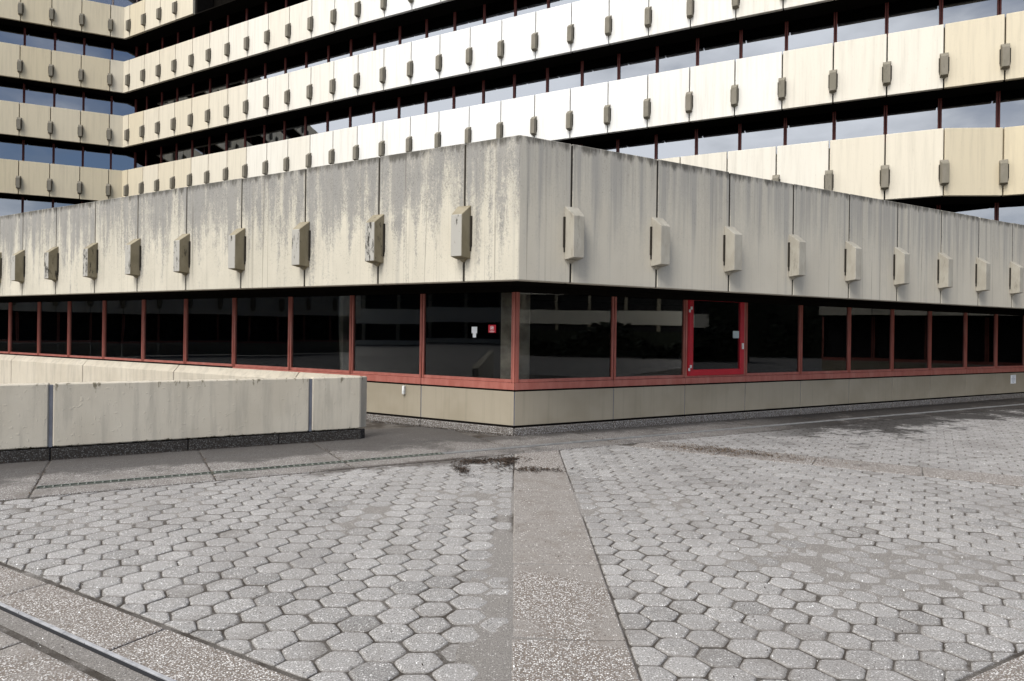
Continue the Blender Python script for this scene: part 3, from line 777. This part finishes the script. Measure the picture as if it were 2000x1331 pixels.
# ------------------------------------------------------------------ small fixings
def wall_pos(side, s, o): 
    return (WC+(L if side == 'L' else Rr)*s+(nL if side == 'L' else nR)*o)
s1 = on_win('sticker', lL-.865, lL-.755, 1.655, 1.765, M['paper']); s1['label'] = 'white paper notice on the glass'
on_win('sticker', lL-.840, lL-.775, 1.585, 1.655, M['paper'])
mb = MB(); b0 = lL-.53
mb.fbox(pL, tL, nl_, b0, b0+.145, -.02, -.018, 1.67, 1.80, 0)
C_ = (b0+.07, 1.745)
for k in range(16):
    a0, a1 = 2*math.pi*k/16, 2*math.pi*(k+1)/16
    pts = [(C_[0]+r*math.cos(a), C_[1]+r*math.sin(a)) for r, a in ((.030, a0), (.036, a0), (.036, a1), (.030, a1))]
    mb.add([(*(pL+tL*u+nl_*-.0165), v) for u, v in pts], [(0, 1, 2, 3)], 1)
for u0, u1, v0, v1 in ((-.016, .014, -.010, .008), (-.004, .022, .008, .016)):
    mb.fbox(pL, tL, nl_, C_[0]+u0, C_[0]+u1, -.0175, -.0165, C_[1]+v0, C_[1]+v1, 1)
for k, w in enumerate((.05, .035)): mb.fbox(pL, tL, nl_, b0+.07-w, b0+.07+w, -.0175, -.0165, 1.692-k*.012, 1.697-k*.012, 1)
q = mb.build('sticker', [M['red_s'], M['paper']], w0, 0, (*pL, ZF0)); q['label'] = 'red square sign with white round symbol'

p = wall_pos('L', 2.27, .012)
ls = thing('wall_socket', (*p, .5), 'small white box fixed on the plinth left of the building corner', 'wall box')
t, n = -L, nL
mb = MB(); mb.fbox(p, t, n, -.022, .022, 0, .05, .545, .70); mb.build('housing', M['white'], ls, .006)
mb = MB(); mb.fbox(p, t, n, -.016, .016, .05, .058, .56, .62); mb.build('cap', M['hinge'], ls, .003)
p = wall_pos('R', 16.05, .014)
sg = thing('notice_sign', (*p, .45), 'small white printed notice stuck on the plinth at the far right', 'sign')
mb = MB(); mb.fbox(p, Rr, nR, -.14, .14, 0, .004, .42, .66); mb.build('sheet', M['paper'], sg)
mb = MB()
for k, w in enumerate((.09, .06, .10, .10, .08, .05)): mb.fbox(p, Rr, nR, -w, w, .004, .006, .625-k*.035, .635-k*.035)
mb.build('printed_lines', M['ink'], sg)

# ------------------------------------------------------------------ retaining wall with sloped coping under the left windows
rw = thing('retaining_wall', (*(WC+L*9+nL*.14), 0), 'long concrete upstand with bevelled coping directly below the left windows', 'wall')
js = [3.3, 4.94, 8.83, 12.64, 16.36, 20.2, 24, 28, 33]
for a, b in zip(js[:-1], js[1:]):
    g = .012; P = lambda s, o: WC+L*s+nL*o
    mb = MB(); vs = []
    for s_ in (a+g, b-g):
        for o, z in ((.16, -.05), (.16, .685), (.024, .835), (.024, -.05)): vs.append((*P(s_, o), z))
    mb.add(vs, [(0, 1, 2, 3), (7, 6, 5, 4), (0, 4, 5, 1), (1, 5, 6, 2), (2, 6, 7, 3), (3, 7, 4, 0)])
    mb.build('wall_section', M['cope'], rw, .006)
for s_ in js[1:5]:
    mb = MB(); mb.fbox(WC+L*s_, -L, nL, -.02, .02, .03, .14, 0, .66); mb.build('joint_sealant', M['plate'], rw)

# ------------------------------------------------------------------ ramp wall in front, left
E0 = V2((-2.401, 10.437)); rp = thing('ramp_wall', (*E0, 0), 'low freestanding concrete ramp wall on a black pebble base at the left, ending before the corner', 'wall')
js = [0, .755, 3.97, 7.2, 10.4]      # distances to the left of the free end
for k, (a, b) in enumerate(zip(js[:-1], js[1:])):
    g = .022
    q = lambda s, o: E0-Rr*s+nR*o
    a_ = a if k == 0 else a+g
    f0 = q(a_, 0); b0 = q(a_, -.17)
    if k == 0: b0 = E0+V2((.068, .165))
    mb = MB(); mb.prism([tuple(q(b-g, 0)), tuple(f0), tuple(b0), tuple(q(b-g, -.17))], .165, .965)
    mb.build('wall_section', M['low'], rp, .014)
    if k: 
        mb = MB(); mb.fbox(q(a, 0), Rr, nR, -.020, .020, -.10, -.012, .165, .945); mb.build('joint_strip', M['seal'], rp)
js = [-.02, 1.2, 2.4, 3.97, 5.2, 6.4, 7.6, 9, 10.4]
for k, (a, b) in enumerate(zip(js[:-1], js[1:])):
    b0 = q(a+.004, -.16) if k else E0+V2((.05, .13))
    mb = MB(); mb.prism([tuple(q(b-.004, -.012)), tuple(q(a+.004, -.012)), tuple(b0), tuple(q(b-.004, -.16))], -.05, .150); mb.build('pebble_base', M['skirt_dark'], rp, .01)
mb = MB(); mb.prism([tuple(q(10.3, -.03)), tuple(q(.02, -.03)), tuple(q(.02, -.15)), tuple(q(10.3, -.15))], .14, .17); mb.build('bearing_joint', M['dark'], rp)

# ================================================================== TOWER
tower = thing('office_tower', (-25.86, 43.93, 0), 'tall office block behind with cream concrete bands, brackets and long window rows', 'building')
D0 = -25.12
def gs(s): return float(np.interp(s, [-10, -2.9, .7, 7, 17, 24, 44], [.955, .965, .972, .983, .9925, 1, 1]))
def tp(s, d=D0, f=1.0): return (L*s+nL*d)/gs(s)*f
ss = [43.77, 42.10, 40.46, 38.85, 37.17, 35.55, 33.85, 32.18, 30.49, 28.83, 27.15, 25.50, 23.84, 22.16, 20.47, 18.79, 17.11, 15.45, 13.77, 12.10, 10.44, 8.80, 7.17, 5.52, 3.91, 2.29, .70, -.87, -2.43, -4.05, -5.7, -7.3, -9]
IC = V2((-25.86, 43.93)); dW = float(nR@IC); sW0 = float(Rr@IC)
def wp(s): return (Rr*s+nR*dW)/float(np.interp(s, [-9, -.4], [.988, 1]))
sw = [-1.20, -2.77, -4.35, -5.93, -7.5, -9.1]
while len(sw) < 24: sw.append(sw[-1]-1.64)
wing = [wp(s) for s in sw][::-1]
main = [tp(s) for s in ss]
TP = wing+[IC]+main; it = len(wing)
tin = offset(TP, -.16); tgl = offset(TP, -1.19)
bands = [('Z', 24.05, 26.1), ('A', 20.47, 22.50), ('B', 16.93, 18.96), ('C', 13.37, 15.41), ('D', 9.77, 11.84), ('E', 6.15, 8.28)]
iA = it+1+4                                # upper bands stop at the fifth main joint
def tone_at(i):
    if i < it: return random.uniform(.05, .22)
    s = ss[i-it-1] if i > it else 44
    base = np.interp(s, [-5, .6, .71, 5, 8, 12, 20, 27, 34, 44], [.22, .30, .48, .62, .85, 1, 1, .72, .42, .2])  # brighter light on the middle put into the tone; panel steps are real
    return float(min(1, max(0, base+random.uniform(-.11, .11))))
# band E projects, with a splayed end
fE = .973; sE = [9.1, 7.49, 5.76, 4.07, 2.38, .72, -.904]
sE = [12.5, 10.8]+sE
EP = [tp(s, f=fE) for s in sE]; EP += [tp(-2.42)]+[tp(s) for s in ss if s < -2.5]
Ein = offset(EP, -.16)
specs = []; bspecs = []
for nm, z0, z1 in bands:
    if nm == 'E':
        for i in range(len(EP)-1):
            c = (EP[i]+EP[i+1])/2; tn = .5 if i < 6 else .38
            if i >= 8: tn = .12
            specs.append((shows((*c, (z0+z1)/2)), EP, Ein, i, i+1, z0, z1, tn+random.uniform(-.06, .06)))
            if i > 0:
                nn = seg(EP[i], EP[i+1])[1] if i < 8 else seg(EP[i], EP[min(i+1, len(EP)-1)])[1]
                if i == 8: nn = nn+seg(EP[7], EP[8])[1]; nn = nn/np.hypot(*nn)
                bspecs.append((shows((*EP[i], z0+.7)), EP[i], nn, z0))
        continue
    k = 0; end = len(TP)-1 if nm not in 'ZA' else iA
    while k < end:
        j = k+2 if k == it-1 else k+1
        c = (TP[k]+TP[j])/2
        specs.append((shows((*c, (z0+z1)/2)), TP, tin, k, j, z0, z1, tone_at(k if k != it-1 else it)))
        if k > 0: bspecs.append((shows((*TP[k], z0+.7)), TP[k], seg(TP[k], TP[k+1])[1], z0))
        k = j
specs.sort(key=lambda a: -a[0]); bspecs.sort(key=lambda a: -a[0])
rest = MB()
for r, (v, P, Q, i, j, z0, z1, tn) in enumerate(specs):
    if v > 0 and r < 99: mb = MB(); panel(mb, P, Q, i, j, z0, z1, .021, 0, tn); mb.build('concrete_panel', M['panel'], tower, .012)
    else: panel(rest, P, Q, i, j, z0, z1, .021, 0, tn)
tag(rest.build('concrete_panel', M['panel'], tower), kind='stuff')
rest = MB()
for r, (v, p, n, z0) in enumerate(bspecs):
    if v > 0 and r < 99: bracket(BT, p, n, z0+.36, tower)
    else: bracket_into(rest, p, n, z0+.36)
tag(rest.build('bracket', [M['brk_t'], M['plate']], tower), kind='stuff')
# joints behind the panels + soffits + floor edges
for nm, z0, z1 in bands:
    mb = MB(); P = TP; end = len(TP)-1 if nm not in 'ZA' else iA
    for i in range(end):
        o = [tin[i], tin[i+1]]; b = offset([TP[i], TP[i+1]], -.2)
        mb.chain([offset(TP, -.163)[i], offset(TP, -.163)[i+1]], [offset(TP, -.2)[i], offset(TP, -.2)[i+1]], z0+.05, z1-.05)
    mb.build('band_backing', M['plate'], tower)
t163 = offset(TP, -.205); t130 = offset(TP, -1.6)
for nm, z0, z1 in bands:
    sf = MB()
    sf.prism([tuple(p) for p in t163]+[tuple(p) for p in t130[::-1]], z0+.03, z0+.09); sf.build('soffit', M['soffit'], tower)
e1 = offset(EP, -.165); e2 = offset(EP, -1.4)
sf = MB(); sf.prism([tuple(p) for p in e1]+[tuple(p) for p in e2[::-1]], 6.135, 6.175); sf.build('soffit', M['soffit'], tower)
# window rows
rows = [(22.5, 24.05), (18.96, 20.47), (15.41, 16.93), (11.84, 13.37), (8.28, 9.77), (4.2, 6.15)]
wspecs = []
for zt, zb in rows:
    for i in range(len(TP)-1):
        c = (tgl[i]+tgl[i+1])/2
        wspecs.append((shows((*c, zb-.3)), i, zt-.35, zb+.028))
wspecs.sort(key=lambda a: -a[0]); rest = MB()
for r, (v, i, z0, z1) in enumerate(wspecs):
    if z0 > 22 and i >= iA: continue
    if v > 0 and r < 99:
        window(tgl[i], tgl[i+1], tower, z0, z1, .058, .05, M['tred'], M['tglass'], .08, lip=True)
    else:
        t, n, l = seg(tgl[i], tgl[i+1])
        rest.fbox(tgl[i], t, n, .006, .058, -.08, 0, z0, z1); rest.fbox(tgl[i], t, n, l-.058, l-.006, -.08, 0, z0, z1); rest.fbox(tgl[i], t, n, .058, l-.058, -.06, -.052, z0, z1, 1)
tag(rest.build('window', [M['tred'], M['tglass']], tower), kind='stuff')
# dark set-back storey above the end of the top left band, core and floors
mb = MB(); c1 = offset(TP, -1.35); c2 = offset(TP, -6.0)
for i in range(len(TP)-1):
    if i >= iA: mb.chain([c1[i], c1[i+1]], [c2[i], c2[i+1]], 20.6, 24.04)
    mb.chain([c2[i], c2[i+1]], [offset(TP, -6.2)[i], offset(TP, -6.2)[i+1]], 0, 24)
    for nm, z0, z1 in bands[1:]: mb.chain([t130[i], t130[i+1]], [c2[i], c2[i+1]], z0+.1, z0+.4)
mb.build('interior', M['soffit'], tower)
mb = MB(); pts = offset(TP, 0); 
t, n, l = seg(TP[iA], TP[iA+1]); mb.fbox(TP[iA], t, n, -.02, .10, -1.3, -.2, 20.5, 24.0); mb.build('end_wall', M['dark'], tower)

# ================================================================== surroundings that only the glass mirrors
def wing_thing(pts, label, zoff=0, reach=1.667):
    o = thing('office_wing', (*pts[0], 0), label, 'building')
    poly = [V2(pts[0])]
    for a, b in zip(pts[:-1], pts[1:]):
        t, n, l = seg(a, b); k = int(l/reach)
        for i in range(1, k+1): poly.append(V2(a)+t*l*i/k)
    inn = offset(poly, -.2); w = offset(poly, -1.19); w2 = offset(poly, -1.3)
    a, br, d, g, pl = MB(), MB(), MB(), MB(), MB()
    for i in range(len(poly)-1):
        panel(a, poly, inn, i, i+1, Z0, Z1, .015)
        if i: bracket_into(br, poly[i], seg(poly[i], poly[i+1])[1], 2.785)
        d.chain([inn[i], inn[i+1]], [w2[i], w2[i+1]], 2.43, 2.5); d.chain([w2[i], w2[i+1]], [offset(w2, -.1)[i], offset(w2, -.1)[i+1]], .86, 4.2)
        t, n, l = seg(w[i], w[i+1]); g.fbox(w[i], t, n, .01, .06, -.07, 0, .86, 2.4); g.fbox(w[i], t, n, l-.06, l-.01, -.07, 0, .86, 2.4); g.fbox(w[i], t, n, 0, l, -.05, .02, .745, .858)
        pl.fbox(w[i], t, n, .01, l-.01, -.1, .01, 0, .73)
    a.build('concrete_panel', M['conc'], o); br.build('bracket', [M['brk'], M['plate']], o); d.build('wall', M['inner'], o); g.build('window_frame', M['red'], o); pl.build('plinth_panel', M['plinth'], o)
    return o
wing_thing([(-34.0, 3.2), (-34.0, 30.0)], 'low bracketed concrete wing mirrored in the left windows')
wing_thing([(17.6, 20.6), (17.6, 13.6)], 'low bracketed concrete wing mirrored in the right windows')
def back_block(p0, p1, h, label, depth=12):
    o = thing('office_block', (*p0, 0), label, 'building'); t, n, l = seg(p0, p1); a, b, c = MB(), MB(), MB()
    a.fbox(p0, t, n, 0, l, -depth, -.3, 0, h)
    z = -1.2
    while z < h:
        b.fbox(p0, t, n, 0, l, -.29, 0, max(z, 0), min(h, z+1.7)); k = 1.0
        while k < l: c.fbox(p0, t, n, k, k+.35, -.28, .02, z+1.7, z+3.6); k += 4.
        z += 3.6
    a.build('dark_glazing', M['inner'], o); b.build('band', M['panel'], o); c.build('column', M['plinth'], o); return o
back_block((75, -2), (48, -48), 10, 'pale banded office block mirrored in the middle window')
back_block((-30, -66), (-78, 14), 11, 'distant banded office block mirrored left of the corner')
def hedge(p0, p1, h, label):
    t, n, l = seg(p0, p1); mb = MB()
    for k in range(5200):
        u = random.random()*l; zz = h*random.random()**.7*(.75+.35*math.sin(u*.9)); w = random.gauss(0, .8)
        c = V2(p0)+t*u+n*w; a = random.random()*6.28; r = random.uniform(.1, .28)
        e = Vector((math.cos(a), math.sin(a), random.uniform(-.6, .6)))*r; f_ = Vector((-math.sin(a), math.cos(a), random.uniform(-.5, .9)))*r; C0 = Vector((*c, zz))
        mb.add([C0-e, C0+f_*.7, C0+e, C0-f_*.7], [(0, 1, 2, 3)])
    mb.fbox(p0, t, n, 0, l, -.4, .4, 0, h*.8)  # solid core added inside the leaves to block sky from the low panes
    o = mb.build('hedge', M['crown']); return tag(o, label, 'hedge')
hedge((52, 34), (44, 3), 7, 'tall dark shrubbery added to keep bright sky out of the windows right of the red door')  # unseen row added to mask the sky gap beside the right wing
hedge((34, 8), (26, -30), 2.1, 'dark dense hedge mirrored in the windows right of the corner')
hedge((-8, -40), (-33, -16), 2.0, 'dark dense hedge mirrored in the windows left of the corner')

# ------------------------------------------------------------------ litter
def litter(name, label, n, fn, size, mats, cat='leaf litter'):
    mb = MB()
    for k in range(n):
        x, y = fn(); a = random.random()*6.28; r = random.uniform(*size); z = .006+random.random()*.012
        c, s = math.cos(a)*r, math.sin(a)*r; w = random.uniform(.35, .8)
        mb.add([(x-c, y-s, z), (x+s*w, y-c*w, z+random.uniform(0, .01)), (x+c, y+s, z+random.uniform(0, .008)), (x-s*w, y+c*w, z)], [(0, 1, 2, 3)], random.randrange(len(mats)))
    return tag(mb.build(name, mats), label, cat, kind='stuff')
def blob(cx, cy, rx, ry, rot):
    def f():
        while True:
            u, v = random.gauss(0, .5), random.gauss(0, .5)
            x = cx+math.cos(rot)*u*rx-math.sin(rot)*v*ry; y = cy+math.sin(rot)*u*rx+math.cos(rot)*v*ry
            if random.random() < float(fbm(np.array([x]), np.array([y]), 21, 7, 3)[0])*1.6-.35: return x, y
    return f
bl = [blob(-.42, 8.72, .42, .22, .1), blob(-.42, 8.72, .40, .2, .1), blob(-.12, 8.9, .28, .20, .3), blob(-.08, 8.75, .12, .35, -.3), blob(-.66, 8.25, .10, .36, .3), blob(.30, 8.28, .55, .16, 0)]
litter('leaf_litter', 'dark brown heap of rotten leaves by the middle strip near the corner', 2600, lambda: random.choice(bl)(), (.006, .02), [M['leaf'], M['mould']])
b2 = blob(3.1, 9.75, 1.1, .32, -.5236)
litter('leaf_litter', 'thin brown soil drift on the slab band right of the corner', 1500, b2, (.006, .018), [M['leaf'], M['soil'], M['soil']])
def edge_f():
    u = random.random()*7; w = abs(random.gauss(0, .03)); p = E0-Rr*u+nR*(.0+w); return p[0], p[1]
litter('moss', 'dark moss and dirt along the foot of the ramp wall', 900, edge_f, (.004, .014), [M['mould']], 'moss')
def foot_shade():
    if random.random() < .4: return tuple(WC+L*random.uniform(0, 3.2)+nL*(.03+abs(random.gauss(0, .02))))
    return tuple(WC+Rr*random.uniform(0, 17)+nR*(.03+abs(random.gauss(0, .025))))
litter('moss', 'dark moss-like flakes and grit along the plinth foot, standing in for contact shadow', 2400, foot_shade, (.004, .013), [M['mould'], M['mould'], M['soil']], 'moss')  # flakes imitate the contact shadow where plinth meets ground
def joints_():
    u = random.choice(ux)+random.gauss(0, .012); w = random.uniform(-.45, 1.03); p = o_+t_*u+n_*w
    return p[0], p[1]
litter('moss', 'thin moss growing in the joints of the apron slabs', 1500, joints_, (.004, .012), [M['mould'], M['soil']], 'moss')
def scat():
    while True:
        y = random.uniform(3.1, 11); x = random.uniform(-.8, .8)*y
        if abs(y-x*S3) < 9.2: return x, y
mb = litter('gravel', 'scattered tiny pale and dark stone crumbs over the paving', 2200, scat, (.002, .006), [M['white'], M['mould'], M['sand']], 'gravel')
